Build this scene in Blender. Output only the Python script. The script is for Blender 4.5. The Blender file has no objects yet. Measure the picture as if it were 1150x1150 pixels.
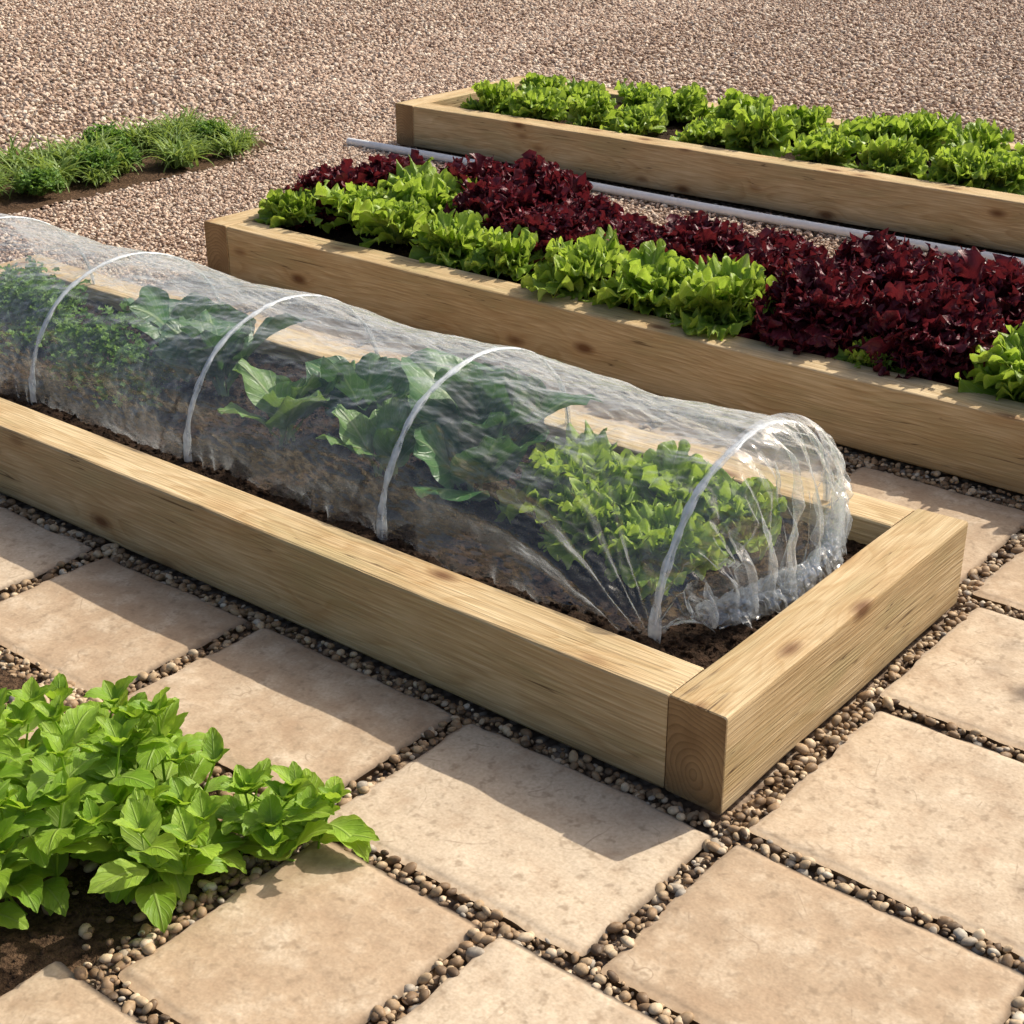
import bpy, math, numpy as np
from mathutils import Vector, Matrix
rng=np.random.default_rng(7)
scene=bpy.context.scene
# ------------------------------------------------------------------ helpers
def link(o,parent=None):
    scene.collection.objects.link(o)
    if parent is not None: o.parent=parent
    return o
def mesh_np(name,V,F,col=None,smooth=True):
    V=np.asarray(V,dtype=np.float32); F=np.asarray(F,dtype=np.int32)
    me=bpy.data.meshes.new(name)
    me.vertices.add(len(V)); me.vertices.foreach_set('co',V.ravel())
    n,k=F.shape
    me.loops.add(n*k); me.loops.foreach_set('vertex_index',F.ravel())
    me.polygons.add(n); me.polygons.foreach_set('loop_start',np.arange(0,n*k,k,dtype=np.int32))
    me.update(calc_edges=True)
    me.polygons.foreach_set('use_smooth',np.full(n,smooth))
    if col is not None:
        c=np.ones((len(V),4),dtype=np.float32); c[:,:3]=col
        a=me.color_attributes.new('Col','FLOAT_COLOR','POINT'); a.data.foreach_set('color',c.ravel())
    me.validate(); me.update()
    return me
def obj(name,me,mat=None,parent=None,loc=(0,0,0),rz=0,sc=1):
    o=bpy.data.objects.new(name,me)
    if mat is not None and len(me.materials)==0: me.materials.append(mat)
    o.location=loc; o.rotation_euler=(0,0,rz)
    o.scale=(sc,sc,sc) if np.isscalar(sc) else sc
    return link(o,parent)
def hsh(ix,iy,s):
    n=(ix.astype(np.int64)*374761393+iy.astype(np.int64)*668265263+s*1442695041)&0x7fffffff
    n=((n^(n>>13))*1274126177)&0x7fffffff
    n=(n^(n>>16))&0xffffff
    return n/float(0xffffff)
def vn(x,y,s=0):
    x=np.asarray(x,float);y=np.asarray(y,float)
    ix=np.floor(x);iy=np.floor(y);fx=x-ix;fy=y-iy
    fx=fx*fx*(3-2*fx);fy=fy*fy*(3-2*fy)
    a=hsh(ix,iy,s);b=hsh(ix+1,iy,s);c=hsh(ix,iy+1,s);d=hsh(ix+1,iy+1,s)
    return (a*(1-fx)+b*fx)*(1-fy)+(c*(1-fx)+d*fx)*fy
def fbm(x,y,s=0,o=4):
    t=0;a=.5
    for i in range(o):
        t=t+a*(vn(x,y,s+i)-.5);x=x*2.03;y=y*2.03;a*=.55
    return t
def grid_faces(nu,nv,off=0):
    i=np.arange(nu-1)[:,None];j=np.arange(nv-1)[None,:]
    a=(i*nv+j).ravel()+off
    return np.stack([a,a+1,a+nv+1,a+nv],1)
class NT:
    def __init__(s,name):
        s.m=bpy.data.materials.new(name); s.m.use_nodes=True; s.t=s.m.node_tree; s.t.nodes.clear()
        s.out=s.n('ShaderNodeOutputMaterial')
    def n(s,ty,**kw):
        nd=s.t.nodes.new(ty)
        for k,v in kw.items(): setattr(nd,k,v)
        return nd
    def set(s,inp,v):
        if isinstance(v,bpy.types.NodeSocket): s.t.links.new(v,inp)
        elif isinstance(v,(tuple,list)) and len(v)==3 and inp.type=='RGBA': inp.default_value=(*v,1)
        else: inp.default_value=v
    def math(s,op,a,b=0.0,c=0.0,clamp=False):
        nd=s.n('ShaderNodeMath',operation=op); nd.use_clamp=clamp
        s.set(nd.inputs[0],a);s.set(nd.inputs[1],b)
        if op in('MULTIPLY_ADD','COMPARE','SMOOTH_MIN'): s.set(nd.inputs[2],c)
        return nd.outputs[0]
    def mix(s,f,a,b,bt='MIX'):
        nd=s.n('ShaderNodeMix',data_type='RGBA',blend_type=bt)
        s.set(nd.inputs[0],f);s.set(nd.inputs[6],a);s.set(nd.inputs[7],b)
        return nd.outputs[2]
    def ramp(s,f,stops,interp='LINEAR'):
        nd=s.n('ShaderNodeValToRGB'); nd.color_ramp.interpolation=interp
        e=nd.color_ramp.elements
        while len(e)<len(stops): e.new(.5)
        for k,(p,c) in enumerate(stops):
            e[k].position=p; e[k].color=(*c,1) if isinstance(c,(tuple,list)) else (c,c,c,1)
        s.set(nd.inputs[0],f); return nd.outputs[0]
    def rng(s,v,a,b,c,d):
        nd=s.n('ShaderNodeMapRange'); s.set(nd.inputs[0],v)
        for i,x in enumerate((a,b,c,d)): nd.inputs[i+1].default_value=x
        return nd.outputs[0]
    def noise(s,vec,scale,detail=4,rough=.55,dist=0):
        nd=s.n('ShaderNodeTexNoise'); s.set(nd.inputs['Vector'],vec)
        nd.inputs['Scale'].default_value=scale;nd.inputs['Detail'].default_value=detail
        nd.inputs['Roughness'].default_value=rough;nd.inputs['Distortion'].default_value=dist
        return nd.outputs[0]
    def mapping(s,vec,sc=(1,1,1),loc=(0,0,0)):
        nd=s.n('ShaderNodeMapping'); s.set(nd.inputs[0],vec); nd.inputs['Scale'].default_value=sc; nd.inputs['Location'].default_value=loc
        return nd.outputs[0]
    def bump(s,h,st,dist,nrm=None):
        nd=s.n('ShaderNodeBump'); s.set(nd.inputs['Height'],h); nd.inputs['Strength'].default_value=st; nd.inputs['Distance'].default_value=dist
        if nrm is not None: s.set(nd.inputs['Normal'],nrm)
        return nd.outputs[0]
    def bsdf(s,col,rough,nrm=None,spec=.5,**kw):
        nd=s.n('ShaderNodeBsdfPrincipled'); s.set(nd.inputs['Base Color'],col); s.set(nd.inputs['Roughness'],rough)
        s.set(nd.inputs['Specular IOR Level'],spec)
        if nrm is not None: s.set(nd.inputs['Normal'],nrm)
        return nd.outputs[0]
    def fin(s,sh): s.t.links.new(sh,s.out.inputs[0]); return s.m
# ------------------------------------------------------------------ materials
def wood_mat():
    m=NT('sleeper_timber')
    tc=m.n('ShaderNodeTexCoord'); P=tc.outputs['Object']
    oi=m.n('ShaderNodeObjectInfo').outputs['Random']
    offs=m.n('ShaderNodeCombineXYZ'); m.set(offs.inputs[0],m.math('MULTIPLY',oi,37.))
    add=m.n('ShaderNodeVectorMath',operation='ADD'); m.set(add.inputs[0],P); m.set(add.inputs[1],offs.outputs[0])
    Q=add.outputs[0]
    vo=m.n('ShaderNodeTexVoronoi',feature='F1'); m.set(vo.inputs['Vector'],m.mapping(Q,(3.6,8.,8.))); vo.inputs['Scale'].default_value=1.0
    kd=vo.outputs['Distance']
    knot=m.rng(kd,.06,.18,1,0); halo=m.rng(kd,.05,.6,1,0)
    sp=m.n('ShaderNodeSeparateXYZ'); m.set(sp.inputs[0],P)
    big=m.noise(m.mapping(Q,(.9,5,5)),1,2,.5)
    wob=m.math('MULTIPLY',m.math('SUBTRACT',big,.5),.12)
    wob2=m.math('MULTIPLY',m.math('POWER',halo,2.),.026)
    y=m.math('ADD',sp.outputs[1],wob); z=m.math('ADD',m.math('ADD',sp.outputs[2],m.math('MULTIPLY',oi,.06)),m.math('ADD',wob,.03))
    r=m.math('SQRT',m.math('ADD',m.math('MULTIPLY',y,y),m.math('MULTIPLY',z,z)))
    r=m.math('ADD',r,wob2)
    ring=m.math('FRACT',m.math('MULTIPLY',r,85.))
    ring=m.ramp(ring,[(0,.0),(.6,.4),(.88,1.),(1.,.0)])
    fib=m.noise(m.mapping(Q,(6,170,170)),1,2,.65)
    blot=m.noise(m.mapping(Q,(3,11,11)),1,3,.65)
    c=m.mix(m.rng(big,.3,.7,0,1),(.53,.395,.215),(.66,.515,.31))
    c=m.mix(m.math('MULTIPLY',ring,.60),c,(.39,.25,.105))
    c=m.mix(m.rng(fib,.35,.66,.5,0),c,(.30,.195,.09))
    c=m.mix(m.rng(fib,.55,.8,0,.4),c,(.78,.66,.45))
    c=m.mix(m.rng(blot,.5,.70,0,.55),c,(.37,.31,.155))
    c=m.mix(m.rng(blot,.5,.25,0,.4),c,(.74,.61,.39))
    c=m.mix(m.math('MULTIPLY',m.math('POWER',halo,2.),.5),c,(.40,.22,.08))
    c=m.mix(m.math('MULTIPLY',knot,.9),c,(.13,.055,.022))
    ck=m.noise(m.mapping(Q,(1.6,50,50),(3,0,0)),1,1,.5)
    crack=m.rng(m.math('ABSOLUTE',m.math('SUBTRACT',ck,.5)),0,.010,1,0)
    crack=m.math('MULTIPLY',crack,m.rng(blot,.5,.58,0,1))
    c=m.mix(m.math('MULTIPLY',crack,.85),c,(.09,.05,.025))
    nr=m.n('ShaderNodeSeparateXYZ'); m.set(nr.inputs[0],tc.outputs['Normal'])
    end=m.rng(m.math('ABSOLUTE',nr.outputs[0]),.8,.95,0,1)
    c=m.mix(end,c,m.mix(m.math('MULTIPLY',ring,.6),m.mix(m.rng(blot,.35,.65,0,1),(.26,.16,.075),(.36,.235,.115)),(.14,.08,.035)))
    geo=m.n('ShaderNodeNewGeometry'); gz=m.n('ShaderNodeSeparateXYZ'); m.set(gz.inputs[0],geo.outputs['Position'])
    dirt=m.math('MULTIPLY',m.rng(gz.outputs[2],0,.04,.6,0),m.rng(blot,.35,.6,.4,1))
    c=m.mix(dirt,c,(.15,.10,.05))
    return m.fin(m.bsdf(c,.75,m.bump(fib,.8,.004),.25))
def stone_mat():
    m=NT('sandstone_paving'); P=m.n('ShaderNodeTexCoord').outputs['Object']
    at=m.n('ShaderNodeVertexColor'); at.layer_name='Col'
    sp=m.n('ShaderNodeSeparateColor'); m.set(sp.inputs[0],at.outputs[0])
    n1=m.noise(P,2.6,3,.6,.8); n2=m.noise(P,12,4,.65); n3=m.noise(P,140,1,.6); n4=m.noise(P,38,2,.7)
    c=m.mix(m.rng(n1,.3,.7,0,1),(.44,.315,.20),(.58,.45,.31))
    c=m.mix(sp.outputs[0],m.mix(.55,c,(.62,.53,.41)),m.mix(.5,c,(.36,.25,.16)))
    c=m.mix(m.rng(n2,.5,.68,0,.6),c,(.68,.57,.43))
    c=m.mix(m.rng(n2,.48,.3,0,.5),c,(.33,.215,.13))
    c=m.mix(m.rng(n3,.3,.7,.3,0),c,(.26,.18,.11))
    c=m.mix(m.rng(n4,.56,.70,0,.55),c,(.25,.18,.115))
    v=m.math('ABSOLUTE',m.math('SUBTRACT',n1,.5)); vein=m.math('MULTIPLY',m.rng(v,0,.005,1,0),m.rng(n2,.5,.6,0,1))
    c=m.mix(m.math('MULTIPLY',vein,.45),c,(.15,.09,.05))
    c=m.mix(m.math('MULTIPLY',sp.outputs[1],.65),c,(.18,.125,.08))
    return m.fin(m.bsdf(c,.75,m.bump(n2,.5,.010),.25))
def soil_mat(name='soil',a=(.016,.010,.006),b=(.060,.035,.022)):
    m=NT(name); P=m.n('ShaderNodeTexCoord').outputs['Object']
    n=m.noise(P,70,3,.7)
    c=m.mix(m.rng(n,.35,.7,0,1),a,b)
    return m.fin(m.bsdf(c,.95,m.bump(n,1.,.012),.1))
def stones_mat(name,stops,rough=.6,bsc=90):
    m=NT(name); at=m.n('ShaderNodeVertexColor'); at.layer_name='Col'
    sp=m.n('ShaderNodeSeparateColor'); m.set(sp.inputs[0],at.outputs[0])
    P=m.n('ShaderNodeTexCoord').outputs['Object']; n=m.noise(P,bsc,2,.65)
    c=m.ramp(sp.outputs[0],stops)
    c=m.mix(m.rng(n,.35,.6,.35,0),c,(.12,.08,.05)); c=m.mix(m.rng(n,.55,.75,0,.3),c,(.55,.43,.30))
    return m.fin(m.bsdf(c,rough,None,.3))
def leaf_mat(name,base,light,edge,rib,trans=.35,vein=14.,rough=.45,edge_in=.75,u_edge=.9,ribw=.6):
    m=NT(name); at=m.n('ShaderNodeVertexColor'); at.layer_name='Col'
    sp=m.n('ShaderNodeSeparateColor'); m.set(sp.inputs[0],at.outputs[0])
    u,v,r=sp.outputs
    P=m.n('ShaderNodeTexCoord').outputs['Object']; n=m.noise(P,45,2,.65)
    c=m.mix(r,base,light)
    c=m.mix(m.rng(n,.35,.65,.5,0),c,base)
    e=m.math('MAXIMUM',m.rng(v,edge_in,1,0,1),m.rng(u,u_edge,1,0,1))
    c=m.mix(e,c,edge)
    c=m.mix(m.rng(u,0,.35,.75,0),c,rib)
    vv=m.math('FRACT',m.math('SUBTRACT',m.math('MULTIPLY',u,vein),m.math('MULTIPLY',v,vein*.35)))
    vl=m.rng(m.math('ABSOLUTE',m.math('SUBTRACT',vv,.5)),0,.12,1,0)
    mid=m.rng(v,.02,.10,1,0)
    vm=m.math('MAXIMUM',m.math('MULTIPLY',vl,.4),mid)
    c=m.mix(m.math('MULTIPLY',vm,ribw),c,rib)
    nb=m.bump(m.math('SUBTRACT',n,vm),.6,.003)
    b=m.bsdf(c,rough,nb,.35)
    tr=m.n('ShaderNodeBsdfTranslucent'); m.set(tr.inputs[0],m.mix(.5,c,(light[0]*1.2,light[1]*1.15,light[2]*.6)))
    mx=m.n('ShaderNodeMixShader'); m.set(mx.inputs[0],trans); m.set(mx.inputs[1],b); m.set(mx.inputs[2],tr.outputs[0])
    return m.fin(mx.outputs[0])
def film_mat(name,hz0,hz1,gl0,gl1,rough,bs=.6):
    m=NT(name); P=m.n('ShaderNodeTexCoord').outputs['Object']
    n=m.noise(m.mapping(P,(9,5.,10)),2.2,2,.65,0)
    nb=m.bump(n,bs,.03)
    lw=m.n('ShaderNodeLayerWeight'); lw.inputs[0].default_value=.5; m.set(lw.inputs['Normal'],nb)
    face=lw.outputs['Facing']
    tr=m.n('ShaderNodeBsdfTransparent'); tr.inputs[0].default_value=(.97,.98,.985,1)
    d=m.n('ShaderNodeBsdfDiffuse'); d.inputs[0].default_value=(.86,.90,.94,1); m.set(d.inputs['Normal'],nb)
    tl=m.n('ShaderNodeBsdfTranslucent'); tl.inputs[0].default_value=(.86,.90,.94,1)
    dm=m.n('ShaderNodeMixShader'); dm.inputs[0].default_value=.5; m.set(dm.inputs[1],d.outputs[0]); m.set(dm.inputs[2],tl.outputs[0])
    haze=m.math('MULTIPLY_ADD',m.math('POWER',face,2.2),hz1,hz0)
    haze=m.math('MULTIPLY',haze,m.rng(n,.3,.7,.6,1.4),clamp=True)
    a=m.n('ShaderNodeMixShader'); m.set(a.inputs[0],haze); m.set(a.inputs[1],tr.outputs[0]); m.set(a.inputs[2],dm.outputs[0])
    g=m.n('ShaderNodeBsdfGlossy'); g.inputs[0].default_value=(1,1,1,1); g.inputs['Roughness'].default_value=rough; m.set(g.inputs['Normal'],nb)
    gf=m.math('MULTIPLY_ADD',m.math('POWER',face,3.5),gl1,gl0)
    b=m.n('ShaderNodeMixShader'); m.set(b.inputs[0],gf); m.set(b.inputs[1],a.outputs[0]); m.set(b.inputs[2],g.outputs[0])
    return m.fin(b.outputs[0])
def plain(name,c,rough=.5,spec=.5):
    m=NT(name); P=m.n('ShaderNodeTexCoord').outputs['Object']; n=m.noise(P,30,2,.6)
    cc=m.mix(m.rng(n,.35,.7,0,.35),c,tuple(x*.7 for x in c))
    return m.fin(m.bsdf(cc,rough,None,spec))
def ground_mat():
    m=NT('gravel_ground'); P=m.n('ShaderNodeTexCoord').outputs['Object']
    vo=m.n('ShaderNodeTexVoronoi'); m.set(vo.inputs['Vector'],P); vo.inputs['Scale'].default_value=55
    sc=m.n('ShaderNodeSeparateColor'); m.set(sc.inputs[0],vo.outputs['Color'])
    c=m.ramp(sc.outputs[0],[(0,(.20,.135,.09)),(.5,(.38,.28,.20)),(1,(.60,.50,.39))])
    c=m.mix(m.rng(vo.outputs['Distance'],.25,.7,0,.9),c,(.12,.08,.055))
    return m.fin(m.bsdf(c,.85,None,.2))
WOOD=wood_mat(); STONE=stone_mat(); SOIL=soil_mat(); SOIL2=soil_mat('border_soil',(.04,.024,.014),(.14,.085,.05))
PEB=stones_mat('river_pebble',[(0,(.08,.05,.03)),(.2,(.19,.12,.065)),(.45,(.33,.215,.12)),(.7,(.45,.33,.20)),(.9,(.64,.51,.35)),(.97,(.30,.27,.23)),(1,(.68,.6,.47))],.6)
CHIP=stones_mat('pink_gravel',[(0,(.32,.21,.15)),(.4,(.52,.38,.29)),(.7,(.64,.50,.39)),(1,(.78,.68,.56))],.8,60)
GREEN=leaf_mat('green_lettuce_leaf',(.21,.35,.04),(.40,.55,.09),(.36,.50,.07),(.56,.62,.28),.42,rough=.42)
RED=leaf_mat('red_lettuce_leaf',(.09,.011,.022),(.22,.026,.044),(.11,.012,.026),(.15,.04,.03),.22,rough=.4,ribw=.3)
DARKG=leaf_mat('spinach_leaf',(.045,.13,.04),(.10,.22,.065),(.06,.15,.05),(.34,.44,.22),.22,vein=9.,rough=.38)
MIDG=leaf_mat('pak_choi_leaf',(.12,.25,.05),(.25,.39,.10),(.15,.29,.07),(.52,.58,.36),.3,vein=9.,rough=.4)
HERB=leaf_mat('parsley_leaf',(.11,.24,.04),(.24,.40,.08),(.15,.30,.06),(.2,.3,.08),.35)
MINT=leaf_mat('mint_leaf',(.20,.37,.03),(.40,.58,.07),(.32,.48,.05),(.42,.55,.15),.45,vein=8.,rough=.5,edge_in=.9,u_edge=.97)
STRAP=leaf_mat('strap_leaf',(.12,.22,.035),(.38,.50,.15),(.25,.36,.08),(.14,.22,.05),.35,vein=1.)
TREEL=plain('tree_leaf',(.06,.12,.02),.6)
FILM=film_mat('clear_polythene',.05,.55,.055,.55,.12)
FILM2=film_mat('bunched_polythene',.10,.45,.16,.6,.10,.8)
FILM3=film_mat('gathered_polythene',.08,.5,.08,.55,.12,.5)
# ------------------------------------------------------------------ boards
def board(name,parent,L,T,H,centre,along):
    import bmesh
    nx=max(8,int(L/.05)); b=.006
    prof=[]
    for (sy,sz,a0) in ((1,1,0),(-1,1,90),(-1,-1,180),(1,-1,270)):
        for a in (0,45,90):
            an=math.radians(a0+a)
            prof.append((sy*(T/2-b)+b*math.cos(an),sz*(H/2-b)+b*math.sin(an)))
    prof=np.array(prof); k=len(prof)
    xs=np.concatenate([[-L/2,-L/2+.0025],np.linspace(-L/2+.02,L/2-.02,nx),[L/2-.0025,L/2]])
    V=[]
    sd=int(rng.integers(1000))
    for i,x in enumerate(xs):
        s=1-.02*(i in (0,len(xs)-1))
        w=.004*(vn(np.full(k,x*4),prof[:,0]*20+prof[:,1]*9,sd)-.5)
        p=prof*s; nrm=p/np.linalg.norm(p,axis=1)[:,None]
        p=p+nrm*w[:,None]
        V+= [(x,p[j,0],p[j,1]) for j in range(k)]
    V=np.array(V); F=[]
    for i in range(len(xs)-1):
        for j in range(k):
            F.append((i*k+j,i*k+(j+1)%k,(i+1)*k+(j+1)%k,(i+1)*k+j))
    me=bpy.data.meshes.new(name)
    me.from_pydata(V.tolist(),[],F+[tuple(range(k)),tuple(range((len(xs)-1)*k,len(xs)*k))])
    bm=bmesh.new(); bm.from_mesh(me); bmesh.ops.recalc_face_normals(bm,faces=bm.faces); bm.to_mesh(me); bm.free()
    me.update()
    return obj(name,me,WOOD,parent,centre,math.pi/2 if along=='y' else 0)
def empty(name,loc=(0,0,0)):
    e=bpy.data.objects.new(name,None); e.location=loc; e.empty_display_size=.1; return link(e)
def soil_sheet(name,parent,x0,x1,y0,y1,z,amp,mat,res=.012,crumbs=900,seed=3):
    nx=int((x1-x0)/res);ny=int((y1-y0)/res)
    X,Y=np.meshgrid(np.linspace(x0,x1,nx),np.linspace(y0,y1,ny),indexing='ij')
    hf=lambda X,Y: z+amp*(fbm(X*6,Y*6,seed,3)*1.4+fbm(X*30,Y*30,seed+9,4)*.9)
    o=obj(name,mesh_np(name,np.stack([X,Y,hf(X,Y)],-1).reshape(-1,3),grid_faces(nx,ny)),mat,parent)
    if crumbs:
        cx=rng.uniform(x0+.01,x1-.01,crumbs);cy=rng.uniform(y0+.01,y1-.01,crumbs)
        obj('soil_crumbs',pebbles('soil_crumbs',cx,cy,hf(cx,cy),.002,.009,0,.8,.35),mat,parent if parent else o)
def ico(sub):
    import bmesh
    bm=bmesh.new(); bmesh.ops.create_icosphere(bm,subdivisions=sub,radius=1)
    V=np.array([v.co[:] for v in bm.verts]);F=np.array([[v.index for v in f.verts] for f in bm.faces]);bm.free();return V,F
ICO={1:ico(1),2:ico(2)}
def pebbles(name,x,y,z,r0,r1,sub,flat=.6,rough=.12,smooth=True):
    sub=max(1,sub); V,F=ICO[sub]; n=len(x); k=len(V)
    r0=np.broadcast_to(r0,(n,));r1=np.broadcast_to(r1,(n,))
    r=r0+(r1-r0)*rng.random(n)**1.6
    S=np.stack([r*rng.uniform(.9,1.4,n),r*rng.uniform(.7,1.0,n),r*rng.uniform(flat*.75,flat*1.2,n)],1)
    jit=1+rough*rng.normal(size=(n,k,1))
    P=V[None]*jit*S[:,None,:]
    a=rng.uniform(0,6.28,n);b=rng.normal(0,.3,n)
    ca,sa=np.cos(a)[:,None],np.sin(a)[:,None];cb,sb=np.cos(b)[:,None],np.sin(b)[:,None]
    X=P[...,0];Y=P[...,1];Z=P[...,2]
    X,Z=X*cb-Z*sb,X*sb+Z*cb
    X,Y=X*ca-Y*sa,X*sa+Y*ca
    P=np.stack([X+x[:,None],Y+y[:,None],Z+z[:,None]],-1).reshape(-1,3)
    Fa=(F[None]+(np.arange(n)*k)[:,None,None]).reshape(-1,3)
    c=np.repeat(rng.random(n),k)
    return mesh_np(name,P,Fa,np.stack([c,c*0,c*0],1),smooth)
T=.118;H=.2;W=.97
def bed(name,x0,x1,y0,y1,soilz,seed):
    e=empty(name,(0,0,0))
    board('end_board_near',e,x1-x0,T,H,((x0+x1)/2,y0+T/2,H/2),'x')
    board('end_board_far',e,x1-x0,T,H,((x0+x1)/2,y1-T/2,H/2),'x')
    L=y1-y0-2*T-.004
    board('side_board_front',e,L,T,H-.003,(x0+T/2+.0015,(y0+y1)/2,H/2-.001),'y')
    board('side_board_back',e,L,T,H-.003,(x1-T/2-.0015,(y0+y1)/2,H/2-.001),'y')
    soil_sheet('soil',e,x0+T-.004,x1-T+.004,y0+T-.004,y1-T+.004,soilz,.035,SOIL,.011 if x0<.5 else .02,9000 if x0<.5 else 1200,seed)
bed('raised_bed',0,W,0,3.3,.145,3)
bed('raised_bed',1.604,2.58,-1.3,3.195,.15,21)
bed('raised_bed',3.70,4.70,-1.3,4.2,.15,33)
# ------------------------------------------------------------------ ground
obj('ground',mesh_np('ground',[(-60,-60,-.024),(60,-60,-.024),(60,60,-.024),(-60,60,-.024)],[(0,1,2,3)]),ground_mat())
SL=[]
def slab(x0,x1,y0,y1):
    x0-=.007;x1+=.007;y0-=.007;y1+=.007
    SL.append((x0,x1,y0,y1)); sd=len(SL)*17
    n=int(max(12,(x1-x0)/.012)); k=int(max(12,(y1-y0)/.012))
    U,Vv=np.meshgrid(np.linspace(0,1,n),np.linspace(0,1,k),indexing='ij')
    X=x0+(x1-x0)*U;Y=y0+(y1-y0)*Vv
    ex=np.minimum(U,1-U)*(x1-x0);ey=np.minimum(Vv,1-Vv)*(y1-y0); e=np.minimum(ex,ey)
    X=X+(fbm(X*14,Y*14,sd,4))*.018*np.exp(-ex/.02);Y=Y+(fbm(X*14,Y*14,sd+5,4))*.018*np.exp(-ey/.02)
    corner=np.clip(1-(ex+ey)/.012,0,1)
    X=X+np.sign(.5-U)*corner*.003;Y=Y+np.sign(.5-Vv)*corner*.003
    Z=.0015+fbm(X*5,Y*5,sd,4)*.012+fbm(X*30,Y*30,sd+3,2)*.0015-.006*np.exp(-(e/.004)) + rng.uniform(-.002,.002)
    V=np.stack([X,Y,Z],-1).reshape(-1,3);F=grid_faces(n,k)
    idx=np.arange(n*k).reshape(n,k)
    ring=np.concatenate([idx[:,0],idx[-1,1:],idx[::-1,-1][1:],idx[0,::-1][1:-1]])
    low=V[ring].copy();low[:,2]=-.03
    m=len(ring);o=len(V);j=np.arange(m);jn=(j+1)%m
    F2=np.stack([ring[j],o+j,o+jn,ring[jn]],1)
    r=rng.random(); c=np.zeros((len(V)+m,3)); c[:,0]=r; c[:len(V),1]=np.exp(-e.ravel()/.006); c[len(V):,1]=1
    return np.concatenate([V,low]),np.concatenate([F,F2]),c
def slab_obj(*a):
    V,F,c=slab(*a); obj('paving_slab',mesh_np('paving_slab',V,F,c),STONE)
ys=[(-2.2,-1.72),(-1.67,-1.13),(-1.08,-.62),(-.57,-.065),(-.015,.53),(.58,1.11),(1.165,1.645),(1.70,2.20),(2.25,2.75),(2.80,3.2)]
for a,b in ys: slab_obj(-.43,-.05,a,b)
for a,b in [(-2.2,-1.7),(-1.65,-1.1),(-1.05,-.45),(-.4,.1),(.15,.50)]:
    slab_obj(-.90,-.48,a,b); slab_obj(-1.45,-.95,a+.1,b+.1)
slab_obj(-.88,-.475,1.0,1.165)
for x0,x1,dy in [(0.0,.485,0),(.53,.99,.02),(1.04,1.52,.05),(1.57,2.0,0)]:
    y=-.062+dy if x0<1.5 else -1.36
    for L_ in ([.55,.5,.48,.5] if x0!=.53 else [.62,.45,.5,.5]):
        slab_obj(x0,x1,y-L_,y); y-=L_+.05
for a,b in [(.045,.505),(.56,1.08),(1.13,1.6),(1.65,2.2),(2.25,2.75),(2.8,3.2)]: slab_obj(1.075,1.52,a,b)
def joint_points(x0,x1,y0,y1,sp):
    X,Y=np.meshgrid(np.arange(x0,x1,sp),np.arange(y0,y1,sp),indexing='ij')
    X=X.ravel()+rng.uniform(-.5,.5,X.size)*sp;Y=Y.ravel()+rng.uniform(-.5,.5,Y.size)*sp
    ok=np.ones(len(X),bool)
    for a,b,c,d in SL: ok&=~((X>a-.0)&(X<b+.0)&(Y>c-.0)&(Y<d+.0))
    for a,b,c,d in [(0,W,0,3.3),(1.604,2.58,-1.3,3.195)]: ok&=~((X>a-.006)&(X<b+.006)&(Y>c-.006)&(Y<d+.006))
    ok&=~((X<-.50)&(Y>.56))
    return X[ok],Y[ok]
X1,Y1=joint_points(-1.5,1.62,-1.3,3.25,.0120)
xb=rng.uniform(-.60,-.46,300);yb=rng.uniform(1.17,1.28,300); xs2=rng.uniform(-.9,-.46,160); ys2=rng.uniform(.55,.98,160)
Z1=np.concatenate([rng.uniform(-.016,.001,len(X1)),rng.uniform(-.006,.004,460)])
X1=np.concatenate([X1,xb,xs2]);Y1=np.concatenate([Y1,yb,ys2])
obj('pebble_gravel',pebbles('pebble_gravel',X1,Y1,Z1,.004,.0125,2,.7,.05),PEB)
def chips(x0,x1,y0,y1,sp,rr_):
    X,Y=np.meshgrid(np.arange(x0,x1,sp),np.arange(y0,y1,sp),indexing='ij')
    return X.ravel()+rng.uniform(-.6,.6,X.size)*sp,Y.ravel()+rng.uniform(-.6,.6,Y.size)*sp,np.full(X.size,rr_)
parts=[chips(.6,4.6,3.24,4.55,.0145,.0115),chips(2.6,3.68,-.5,3.24,.02,.013),chips(4.2,12.,.3,6.5,.034,.020),chips(3.,5.5,4.2,4.7,.018,.0125),chips(.5,9.5,5.55,11.,.036,.021),chips(3.35,6.,4.5,5.6,.021,.014)]
X,Y,R_=[np.concatenate([p[i] for p in parts]) for i in range(3)]
k=~((X>3.69)&(X<4.71)&(Y<4.21))&(X+Y<17)&(Y<6.0+.95*X); X=X[k];Y=Y[k];R_=R_[k]
obj('gravel_path',pebbles('gravel_path',X,Y,rng.uniform(-.020,-.006,len(X)),R_*.5,R_,1,.75,.12,False),CHIP)
soil_sheet('planting_soil',None,-2.2,-.492,.56,3.2,-.012,.02,SOIL2,.014,2500,55)
soil_sheet('border_soil',None,-1.5,3.35,4.55,5.6,-.012,.02,SOIL2,.03,0,56)
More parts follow.
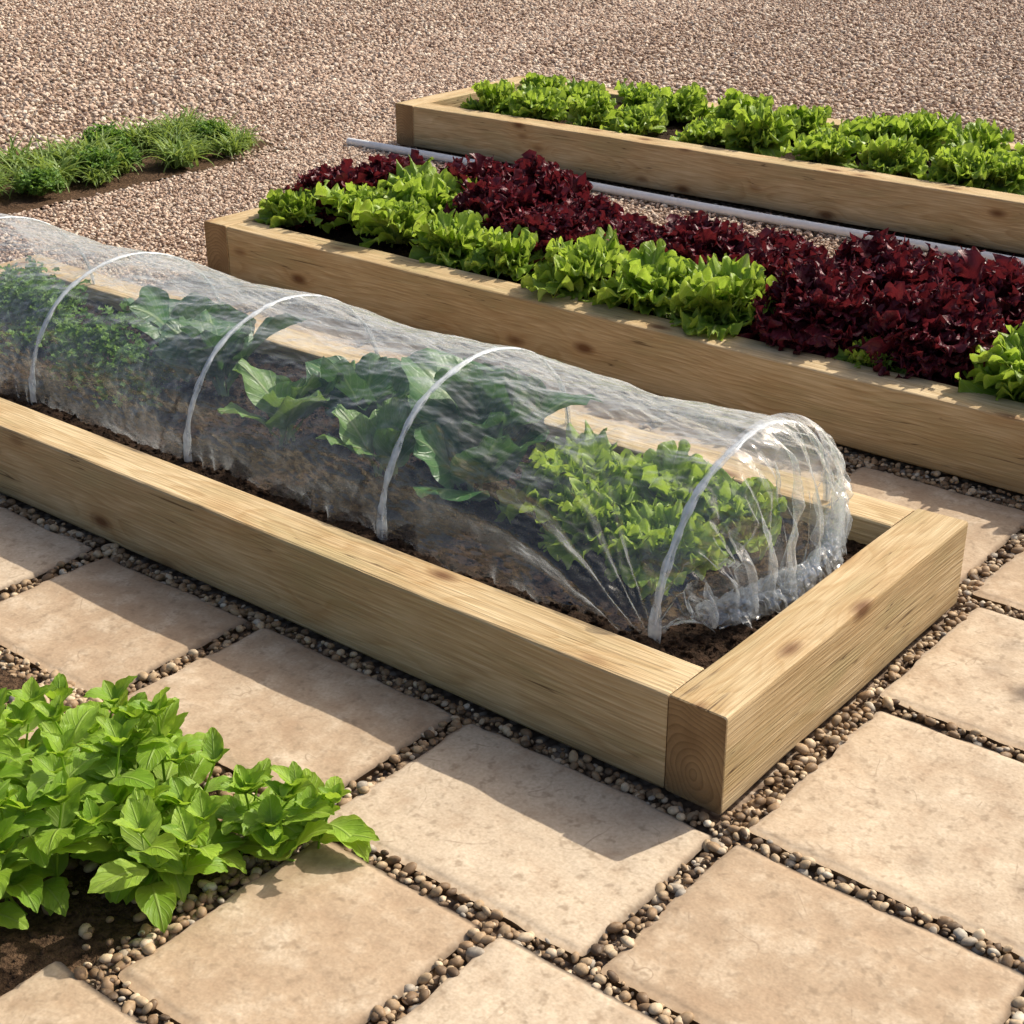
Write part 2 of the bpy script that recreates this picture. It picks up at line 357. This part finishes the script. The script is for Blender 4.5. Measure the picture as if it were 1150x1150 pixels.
# ------------------------------------------------------------------ leaves
def leaf(L,Wd,nu,nv,base,az,e0,curl,ruf,k,cup,prof,r,twist=0,lob=0,sk=1.):
    u=np.linspace(0,1,nu);v=np.linspace(-1,1,nv)
    el=e0-curl*u**1.3; ds=L/(nu-1)
    cr=np.concatenate([[0],np.cumsum(np.cos(el[:-1])*ds)]);cz=np.concatenate([[0],np.cumsum(np.sin(el[:-1])*ds)])
    U,V=np.meshgrid(u,v,indexing='ij')
    w=Wd*prof(u)[:,None]
    ph=np.arctan2(V*w/Wd*1.0,(U-.35)*1.3)
    E=np.clip(np.maximum(np.abs(V),((U-.4)/.6).clip(0,1)**1.3),0,1)
    p1,p2=r.uniform(0,6.28,2)
    wave=np.sin(k*ph+p1)+.6*np.sin(k*1.73*ph+p2)+.4*(r.random((nu,nv))-.5)
    env=E**2.2*np.clip(U*3,0,1)*sk
    off=ruf*wave*env+cup*(V**2)*w
    lat=V*w*(1+lob*np.sin(k*.9*ph+p2)*env)
    ext=ruf*.8*np.cos(k*ph+p1)*env
    ext=ext-np.abs(V)**2.5*np.clip((U-.55)/.45,0,1)**2*L*.20*(1 if lob>=.15 else 0)
    tw=twist*U
    el_=el[:,None]
    tx=np.cos(el_);tz=np.sin(el_)
    nx=-np.sin(el_);nz=np.cos(el_)
    lat2=lat*np.cos(tw)-off*np.sin(tw); off2=off*np.cos(tw)+lat*np.sin(tw)
    R=cr[:,None]+tx*ext+nx*off2; Z=cz[:,None]+tz*ext+nz*off2
    ca,sa=math.cos(az),math.sin(az)
    P=np.stack([base[0]+R*ca-lat2*sa,base[1]+R*sa+lat2*ca,base[2]+Z],-1).reshape(-1,3)
    rr=r.random()
    C=np.stack([U,np.abs(V),np.full_like(U,rr)],-1).reshape(-1,3)
    return P,grid_faces(nu,nv),C
def cat(parts):
    Vs=[];Fs=[];Cs=[];o=0
    for P,F,C in parts: Vs.append(P);Fs.append(F+o);Cs.append(C);o+=len(P)
    return np.concatenate(Vs),np.concatenate(Fs),np.concatenate(Cs)
def join(name,parts): return mesh_np(name,*cat(parts))
p_let=lambda u:(u+.06)**.75*(1-u**6*.45)
p_red=lambda u:(u+.12)**.7*(1-u**6*.4)
def p_spin(u): return np.where(u<.3,.07,.07+np.sin(np.pi*np.clip((u-.3)/.7,0,1)**.8)**.75)
def p_mint(u): return np.sin(np.pi*np.clip(u,0.0,1)**.78).clip(0)**.82+.01
def p_strap(u): return (1-u**2.5)*.95+.05
def lettuce(seed,n=38,R=.18):
    r=np.random.default_rng(seed);parts=[]
    for i in range(n):
        t=i/(n-1)
        e0=.42+t*1.0+r.normal(0,.13); L=R*(1.0-.3*t)*r.uniform(.8,1.15)
        parts.append(leaf(L,L*r.uniform(.42,.58),21,29,(r.normal(0,.008),r.normal(0,.008),.004+.012*t),i*2.4+r.normal(0,.25),e0,r.uniform(.4,1.15)*(1-.3*t),L*.085,r.uniform(9,15),r.uniform(.0,.35),p_let,r,r.normal(0,.35),.18))
    return cat(parts)
def lollo(seed,n=240,R=.15):
    r=np.random.default_rng(seed);parts=[]
    for i in range(22):
        t=i/21;L=R*r.uniform(.85,.95)
        parts.append(leaf(L,L*.4,10,9,(0,0,.004),i*2.4,.2+t*1.2,.7,L*.06,8,.3,p_let,r))
    for i in range(n):
        a=i*2.39996+r.normal(0,.15); e=math.asin(min(1,(i+.5)/n)**.9)*1.0+r.normal(0,.07)
        e=max(.02,min(1.5,e)); q=R*r.uniform(.6,.88)
        b=(math.cos(a)*math.cos(e)*q,math.sin(a)*math.cos(e)*q,.01+math.sin(e)*q*1.05)
        L=r.uniform(.034,.052)
        parts.append(leaf(L,L*r.uniform(.7,1.0),9,27,b,a+r.normal(0,.5),e+r.normal(.0,.45),r.uniform(-.1,1.6),L*.17,r.uniform(9,14),r.uniform(-.2,.7),p_red,r,r.normal(0,.8),.3))
    return cat(parts)
def leafy(seed,n,L0,prof=p_spin,wid=.34,e=(.7,1.35)):
    r=np.random.default_rng(seed);parts=[]
    for i in range(n):
        t=i/max(1,n-1);L=L0*r.uniform(.75,1.1)*(1-.2*t)
        parts.append(leaf(L,L*wid*r.uniform(.8,1.15),22,15,(r.normal(0,.012),r.normal(0,.012),0),i*2.4+r.normal(0,.3),e[0]+(e[1]-e[0])*t+r.normal(0,.08),r.uniform(.4,1.2),L*.035,r.uniform(5,9),r.uniform(-.1,.35),prof,r,r.normal(0,.35),.06))
    return cat(parts)
def tube(p0,p1,r0,r1,n=5,bend=0):
    p0=np.array(p0,float);p1=np.array(p1,float);ts=np.linspace(0,1,5)
    d=p1-p0;d/=np.linalg.norm(d);a=np.cross(d,[.3,.5,.81]);a/=np.linalg.norm(a);b=np.cross(d,a)
    P=[]
    for t in ts:
        c=p0+(p1-p0)*t+a*bend*math.sin(math.pi*t); rr=r0+(r1-r0)*t
        for j in range(n): P.append(c+rr*(a*math.cos(6.283*j/n)+b*math.sin(6.283*j/n)))
    F=[(i*n+j,i*n+(j+1)%n,(i+1)*n+(j+1)%n,(i+1)*n+j) for i in range(4) for j in range(n)]
    C=np.zeros((len(P),3));C[:,0]=.4;C[:,1]=.4;C[:,2]=.3
    return np.array(P),np.array(F),C
def parsley(seed,n=60,R=.13,ls=.028):
    r=np.random.default_rng(seed);parts=[]
    for i in range(n):
        a=r.uniform(0,6.28);e=r.uniform(.35,1.5);L=R*r.uniform(.6,1.2)
        tip=np.array([math.cos(a)*math.cos(e)*L,math.sin(a)*math.cos(e)*L,math.sin(e)*L])
        parts.append(tube((r.normal(0,.01),r.normal(0,.01),0),tip,.0013,.0008,4,r.normal(0,.008)))
        for q in range(9):
            b=tip+r.normal(0,.013,3)
            parts.append(leaf(ls*r.uniform(.6,1.1),ls*.42,6,7,b,r.uniform(0,6.28),r.uniform(-.3,1.1),r.uniform(0,1.2),ls*.13,r.uniform(6,9),.3,p_let,r,r.normal(0,.4),.3))
    return cat(parts)
def mint_stem(parts,r,base,h,lean,az,ls=1.):
    tip=np.array(base)+np.array([math.cos(az)*lean,math.sin(az)*lean,h])
    parts.append(tube(base,tip,.0028,.0018,6,r.normal(0,.01)))
    nn=max(2,int(h/.042)); a0=r.uniform(0,3.14)
    for i in range(1,nn+1):
        t=i/nn; c=np.array(base)+(tip-np.array(base))*t
        for s in (0,math.pi):
            L=ls*.100*r.uniform(.75,1.15)*(1-.4*max(0,t-.75)/.25)
            parts.append(leaf(L,L*.29,25,15,c,a0+i*1.57+s+r.normal(0,.25),.4+.65*t**3+r.normal(0,.22),r.uniform(.5,1.6),L*.016,r.uniform(9,14),r.uniform(.0,.35),p_mint,r,r.normal(0,.3),.04))
    for q in range(4):
        L=.05*r.uniform(.7,1.2); parts.append(leaf(L,L*.3,12,9,tip,a0+q*1.57,.9,.4,L*.02,6,.4,p_mint,r,0,.05))
GD=[lettuce(s) for s in (1,2,3)]
GL=[mesh_np('lettuce',*d) for d in GD]; RL=[mesh_np('red_lettuce',*lollo(s)) for s in (11,12,13)]
for m_ in GL: m_.materials.append(GREEN)
for m_ in RL: m_.materials.append(RED)
def put(kind,x,y,z,s):
    me={'g':GL,'r':RL}[kind][int(rng.integers(3))]
    nm={'g':'green_lettuce','r':'red_lettuce'}[kind]
    o=obj(nm,me,None,None,(x,y,z),0,(s,s,s*(rng.uniform(.95,1.25) if kind=='g' else rng.uniform(.85,1.05))))
    o.rotation_euler=(rng.normal(0,.10),rng.normal(0,.08)+.06,rng.uniform(0,6.28))
G2=[(1.84,2.98,.85),(1.98,2.74,1.15),(2.12,2.56,1.4),(1.90,2.50,1.15),(1.86,2.22,.95),(1.84,1.97,.85),(1.82,1.66,1.05),(1.84,1.40,1.1),(1.82,1.13,1.15),(1.77,.62,.6),(1.85,.20,1.2),(1.85,-.05,1.1),(2.05,.05,1.25),(2.3,-.1,1.1),(1.85,-.4,1.1),(2.1,-.5,1.1)]
R2=[(2.05,2.98,1.2),(2.25,2.86,1.3),(2.36,2.52,1.3),(2.34,2.24,1.4),(2.12,2.24,1.3),(2.06,1.97,1.25),(2.28,1.98,1.1),(2.08,1.70,1.2),(2.12,1.42,1.35),(2.08,1.10,1.25),(2.26,1.22,1.1),(1.90,.86,1.35),(2.16,.82,1.5),(1.91,.52,1.35),(2.2,.5,1.45),(1.99,1.60,.8)]
for x,y,s in G2: put('g',x,y,.165,s)
for x,y,s in R2: put('r',x,y,.155,s)
for y in np.arange(-1,4.,.3):
    for x in (4.0,4.36): put('g',x+rng.normal(0,.03),y+rng.normal(0,.04),.15,rng.uniform(.9,1.15))
CX=.55; RX=.335; ZT=.335; ZB=.135
def crop(name,data,mat,x,y,z=.14,s=1):
    V,F,C=data; a=rng.uniform(0,6.28);ca,sa=math.cos(a),math.sin(a)
    X=x+s*(V[:,0]*ca-V[:,1]*sa);Y=y+s*(V[:,0]*sa+V[:,1]*ca);Z=z+s*V[:,2]
    e=np.sqrt(((X-CX)/RX)**2+((Z-ZB).clip(0)/ZT)**2); lim=.82
    f=np.where(e>lim,(lim+.09*(1-np.exp(-(e-lim)/.12)))/np.maximum(e,1e-6),1)
    X=CX+(X-CX)*f; Z=ZB+(Z-ZB)*f
    Y=np.where(Y<.34,.34-.07*(1-np.exp(-(.34-Y)/.08)),Y)
    V2=np.stack([X-x,Y-y,Z-z],1)
    obj(name,mesh_np(name,V2,F,C),mat,None,(x,y,z))
PA=[parsley(s) for s in (1,2)]
for x,y,s in [(.50,2.66,1.25),(.62,2.85,1.1),(.44,2.27,1.2),(.42,2.08,.9)]: crop('parsley_plant',PA[int(rng.integers(2))],HERB,x,y,.14,s)
crop('spinach_plant',leafy(5,8,.28,wid=.36,e=(.95,1.45)),DARKG,.70,2.22); crop('spinach_plant',leafy(6,8,.31,wid=.38,e=(.95,1.5)),DARKG,.58,1.92)
crop('pak_choi_plant',leafy(7,9,.28,wid=.28,e=(1.05,1.5)),MIDG,.46,1.56)
crop('spinach_plant',leafy(8,8,.29,wid=.33,e=(1.0,1.5)),DARKG,.60,1.42)
crop('pak_choi_plant',leafy(9,9,.26,wid=.27,e=(1.05,1.5)),MIDG,.44,1.20)
crop('kale_plant',leafy(14,10,.38,wid=.34,e=(1.05,1.5)),DARKG,.60,1.02); crop('kale_plant',leafy(15,7,.28,wid=.34,e=(.9,1.4)),DARKG,.47,.97)
for x,y,s in [(.58,.76,1.05),(.48,.62,.85),(.66,.55,1.),(.46,.44,.85),(.68,.40,.8)]:
    crop('green_lettuce',GD[int(rng.integers(3))],GREEN,x,y,.145,s)
# mint
r=np.random.default_rng(5)
for cx,cy,hm,n in [(-.66,.66,.15,8),(-.56,.60,.11,7),(-.60,.84,.17,8),(-.84,.95,.22,8),(-.76,.62,.16,6),(-.92,.78,.2,7),(-.72,.78,.2,8),(-.74,1.06,.17,7),(-1.0,1.05,.2,8),(-.62,1.0,.12,5),(-.55,.53,.08,4)]:
    parts=[]
    for i in range(n):
        mint_stem(parts,r,(r.normal(0,.045),r.normal(0,.045),-.01),hm*r.uniform(.55,1.15),r.uniform(.01,.08),r.uniform(0,6.28))
    obj('mint_plant',join('mint',parts),MINT,None,(cx,cy,0))
def strap(seed,n=90,R=.26):
    r=np.random.default_rng(seed);parts=[]
    for i in range(n):
        L=R*r.uniform(.5,1.1)
        parts.append(leaf(L,.006*r.uniform(.7,1.4),8,3,(r.normal(0,.03),r.normal(0,.03),0),r.uniform(0,6.28),r.uniform(.6,1.5),r.uniform(.8,2.2),.001,3,.5,p_strap,r))
    return cat(parts)
ST=[mesh_np('strap',*strap(1,90,.2)),mesh_np('strap',*strap(2,120,.15))]
for m_ in ST: m_.materials.append(STRAP)
HB=mesh_np('herb',*parsley(9,70,.14,.05)); HB.materials.append(HERB)
for i in range(75):
    x=rng.uniform(1.,3.2);y=rng.uniform(4.66,5.2)
    if i%7==5: obj('herb_plant',HB,None,None,(x,y,0),rng.uniform(0,6.28),rng.uniform(.5,.8))
    else: obj('grass_clump',ST[i%2],None,None,(x,y,0),rng.uniform(0,6.28),rng.uniform(.7,1.2))
# ------------------------------------------------------------------ hose
def curve_tube(name,pts,rad,mat,parent=None):
    cu=bpy.data.curves.new(name,'CURVE');cu.dimensions='3D';cu.bevel_depth=rad;cu.bevel_resolution=4
    s=cu.splines.new('POLY');s.points.add(len(pts)-1)
    for p,q in zip(s.points,pts): p.co=(*q,1)
    o=bpy.data.objects.new(name,cu);cu.materials.append(mat);return link(o,parent)
WH=plain('white_pvc',(.80,.81,.82),.35)
yy=np.linspace(-1.2,4.4,60)
curve_tube('irrigation_hose',[(3.56+.015*math.sin(y*2.1),y,.008) for y in yy],.019,WH)
# ------------------------------------------------------------------ tunnel cloche
cl=empty('tunnel_cloche')
HO=[.29,1.0,1.64,2.26,2.88]
def arc(v,s=1.):
    a=math.pi*v
    return CX-RX*s*np.cos(a), ZB+ZT*np.sin(a)**.85*s
nu=520;nv=150
ys=np.linspace(.29,3.15,nu);v=np.linspace(0,1,nv)
Y,Vv=np.meshgrid(ys,v,indexing='ij')
d=np.min(np.abs(Y[...,None]-np.array(HO)),-1)
seg=np.clip(d/.32,0,1)
sag=1-.05*seg**1.2*(.5+.5*np.sin(np.pi*Vv))
Xf,Zf=arc(Vv,1.0); Xf=CX+(Xf-CX)*sag; Zf=ZB+(Zf-ZB)*sag
s=np.pi*Vv*.36
ridge=lambda t:1-np.abs(2*(t-np.floor(t))-1)
n1=fbm(s*9+Y*1.2,Y*1.7,3,3)
pl=.012*n1*np.clip(d/.06,0,1)
pl+=.006*np.sin(s*62+3*vn(Y*3,s*4,5)*3)*np.exp(-d/.07)*np.clip(d/.01,0,1)
pl+=.015*fbm((s+Y*.35)*16,(Y-s)*2.2,8,3)*np.clip(d/.05,0,1)
pl+=.005*fbm(s*30,Y*20,18,3)*np.clip(d/.03,0,1)
th=np.arctan2(s+.02,(Y-.25).clip(.001)); rad=np.hypot(s,Y-.25)
fan=ridge(th*4.2+.9*vn(rad*3,th*4,4))-.5
wf=np.clip((1.02-Y)/.2,0,1)*np.clip(rad/.15,0,1)*np.exp(-((th-.45)/.42)**2)
pl+=.034*fan*wf*(.4+1.2*vn(th*3,rad*2,77))
nxn=(Xf-CX)/RX; nzn=(Zf-ZB)/ZT; ln=np.hypot(nxn,nzn)+1e-6
Xf=Xf+pl*nxn/ln; Zf=Zf+pl*nzn/ln
Xf+= (np.exp(-Vv/.02)-np.exp(-(1-Vv)/.02))*.012*np.sin(Y*37+2*vn(Y*8,Y*0,2)*6)
obj('film_cover',mesh_np('film_cover',np.stack([Xf,Y,Zf],-1).reshape(-1,3),grid_faces(nu,nv)),FILM,cl)
nw=110;nv=300
w=np.linspace(0,1,nw);v=np.linspace(0,1,nv)
t,Vg=np.meshgrid(w,v,indexing='ij')
Xa,Za=arc(Vg,1.0)
edge=np.sin(np.pi*Vg)**.5
Xe=CX+(Xa-CX)*(1-.22*t)+.02*t
h=(Za-ZB)
Ze=ZB+.02+h*(1-t**1.5)
bulge=np.sin(np.pi*np.clip(t*1.05,0,1))
Ye=.29-.03*bulge*(h/ZT) - .12*t**.75*edge
Ze+=.02*bulge*h/ZT
amp=.030*t**.7
p=ridge(Vg*11+1.6*vn(t*2.5,Vg*9,3))-.5
p2=ridge(Vg*27+1.5*vn(t*4,Vg*20,6))-.5
disp=amp*p*1.5+amp*.6*p2+.018*fbm(Vg*18,t*6,40,3)*t
Ye=Ye-disp; Xe=Xe+disp*.6*np.cos(Vg*40)
Ze=np.maximum(Ze,ZB+.004)
Ye=np.maximum(Ye,.127)
obj('film_gathered_end',mesh_np('film_gathered_end',np.stack([Xe,Ye,Ze],-1).reshape(-1,3),grid_faces(nw,nv)),FILM3,cl)
def hem(name,seed,out,hgt,folds):
    n=420;k=40
    A,B=np.meshgrid(np.linspace(0,1,n),np.linspace(0,1,k),indexing='ij')
    px=.32+.48*A; py=.285-.115*np.sin(np.pi*np.clip(A*.93+.03,0,1))**.6
    fold=ridge(A*folds+1.4*vn(A*11,B*1.2,seed)+.25*B)-.5
    fine=ridge(A*folds*2.6+1.8*vn(A*20,B*3,seed+4))-.5
    lift=hgt*(.55+.9*vn(A*6,A*0,seed+7))
    prof=np.sin(np.pi*(.18+.80*B))
    X=px+fold*.020*B+.008*fbm(A*30,B*6,seed+2,3)
    Yb=py+.012-(out*B+.012*fold*prof+.006*fine*prof+.02*fbm(A*14,B*4,seed+9,3)*B)
    Z=.150+lift*prof+.020*fold*prof*(.4+B)+.010*fine*prof+.016*fbm(A*22,B*7,seed+5,3)
    Z=np.maximum(Z,.146+.004*vn(A*30,B*9,seed)); 
    Z=np.where(Yb<.122,np.maximum(Z,.207),Z)
    obj(name,mesh_np(name,np.stack([X,Yb,Z],-1).reshape(-1,3),grid_faces(n,k)),FILM2,cl)
hem('film_hem',5,.050,.045,15)
hem('film_hem_inner',12,.030,.062,21)
HM=NT('hoop_sleeve')
hb=HM.bsdf((.80,.85,.89),.25,None,.7)
ht=HM.n('ShaderNodeBsdfTransparent'); hm=HM.n('ShaderNodeMixShader')
hn=HM.noise(HM.n('ShaderNodeTexCoord').outputs['Object'],45,1,.5); HM.set(hm.inputs[0],HM.rng(hn,.3,.7,.35,.8))
HM.set(hm.inputs[1],hb);HM.set(hm.inputs[2],ht.outputs[0]); HOOP=HM.fin(hm.outputs[0])
WIRE=plain('hoop_wire',(.70,.72,.74),.3)
for i,y in enumerate(HO):
    n=90;vv=np.linspace(0,1,n)
    x,z=arc(vv,1.004)
    k=9; P=[];
    tx=np.gradient(x);tz=np.gradient(z);l=np.hypot(tx,tz);tx/=l;tz/=l
    for a in range(n):
        wd=.009*(1+.3*math.sin(a*.9)*math.sin(a*.37+i))+(.005 if a<6 else 0)
        for j in range(k):
            an=2*math.pi*j/k
            oy=wd*math.cos(an);on=.0035*math.sin(an)
            P.append((x[a]-tz[a]*on,y+oy+.002*math.sin(a*.3),z[a]+tx[a]*on))
    F=[(a*k+j,a*k+(j+1)%k,(a+1)*k+(j+1)%k,(a+1)*k+j) for a in range(n-1) for j in range(k)]
    obj('hoop_sleeve_%d'%(i+1),mesh_np('hoop_sleeve',P,F),HOOP,cl)
    pts=[(x[0],y,z[0]-.05)]+[(x[a],y,z[a]) for a in range(n)]+[(x[-1],y,z[-1]-.05)]
    curve_tube('hoop_wire_%d'%(i+1),pts,.0022,WIRE,cl)
# ------------------------------------------------------------------ garden tree beyond the right of the view
tr=empty('garden_tree',(3.85,-2.45,0))
BARK=plain('bark',(.12,.085,.06),.9,.1)
parts=[];r=np.random.default_rng(3)
parts.append(tube((0,0,-.02),(.05,.03,1.9),.07,.045,10,.03))
tips=[]
for i in range(11):
    a=i*2.4;p1=np.array([.05,.03,1.5+.05*i]);L=r.uniform(.6,1.05)
    p2=p1+np.array([math.cos(a)*L,math.sin(a)*L,r.uniform(.4,1.)]); parts.append(tube(p1,p2,.022,.008,7,.05)); tips.append(p2)
    for q in range(4):
        s_=p1+(p2-p1)*r.uniform(.4,1);p3=s_+r.normal(0,.28,3)+[0,0,.15];parts.append(tube(s_,p3,.008,.003,5,.03));tips.append(p3)
obj('trunk_and_limbs',join('limbs',parts),BARK,tr)
parts=[]
for t_ in tips:
    for q in range(70):
        b=t_+r.normal(0,.15,3);parts.append(leaf(.08,.026,4,3,b,r.uniform(0,6.28),r.uniform(-.6,.8),.6,.001,3,.2,p_mint,r))
obj('crown',join('crown',parts),TREEL,tr)
# ------------------------------------------------------------------ light
sd=Vector((.215,-.067,.2)).normalized()
S=bpy.data.lights.new('sun','SUN');S.energy=5.;S.angle=math.radians(.55);S.color=(1,.93,.81)
so=bpy.data.objects.new('sun',S);so.rotation_euler=sd.to_track_quat('Z','Y').to_euler();link(so)
wd=bpy.data.worlds.new('World');scene.world=wd;wd.use_nodes=True;nt=wd.node_tree
sky=nt.nodes.new('ShaderNodeTexSky');sky.sky_type='NISHITA';sky.sun_disc=False
sky.sun_elevation=math.asin(sd.z);sky.sun_rotation=math.atan2(sd.x,sd.y);sky.dust_density=6.;sky.air_density=1.;sky.ozone_density=.4
bg=nt.nodes['Background'];nt.links.new(sky.outputs[0],bg.inputs[0]);bg.inputs[1].default_value=.14
# ------------------------------------------------------------------ camera
pz=(-1.9013,-1.0757,1.6153);yaw,pitch,roll=.6809,.4456,-.0031
f=Vector((math.cos(pitch)*math.cos(yaw),math.cos(pitch)*math.sin(yaw),-math.sin(pitch)))
rr=f.cross(Vector((0,0,1))).normalized();uu=rr.cross(f)
r2=math.cos(roll)*rr+math.sin(roll)*uu;u2=-math.sin(roll)*rr+math.cos(roll)*uu
M=Matrix((( r2.x,u2.x,-f.x,pz[0]),(r2.y,u2.y,-f.y,pz[1]),(r2.z,u2.z,-f.z,pz[2]),(0,0,0,1)))
cam=bpy.data.cameras.new('camera');co=bpy.data.objects.new('camera',cam);co.matrix_world=M;link(co)
cam.sensor_width=36;cam.lens=36*1706.2/1150;cam.clip_end=300;cam.clip_start=.05
scene.camera=co
scene.view_settings.view_transform='Standard';scene.view_settings.look='None';scene.view_settings.exposure=0
print('faces',sum(len(m.polygons) for m in bpy.data.meshes))
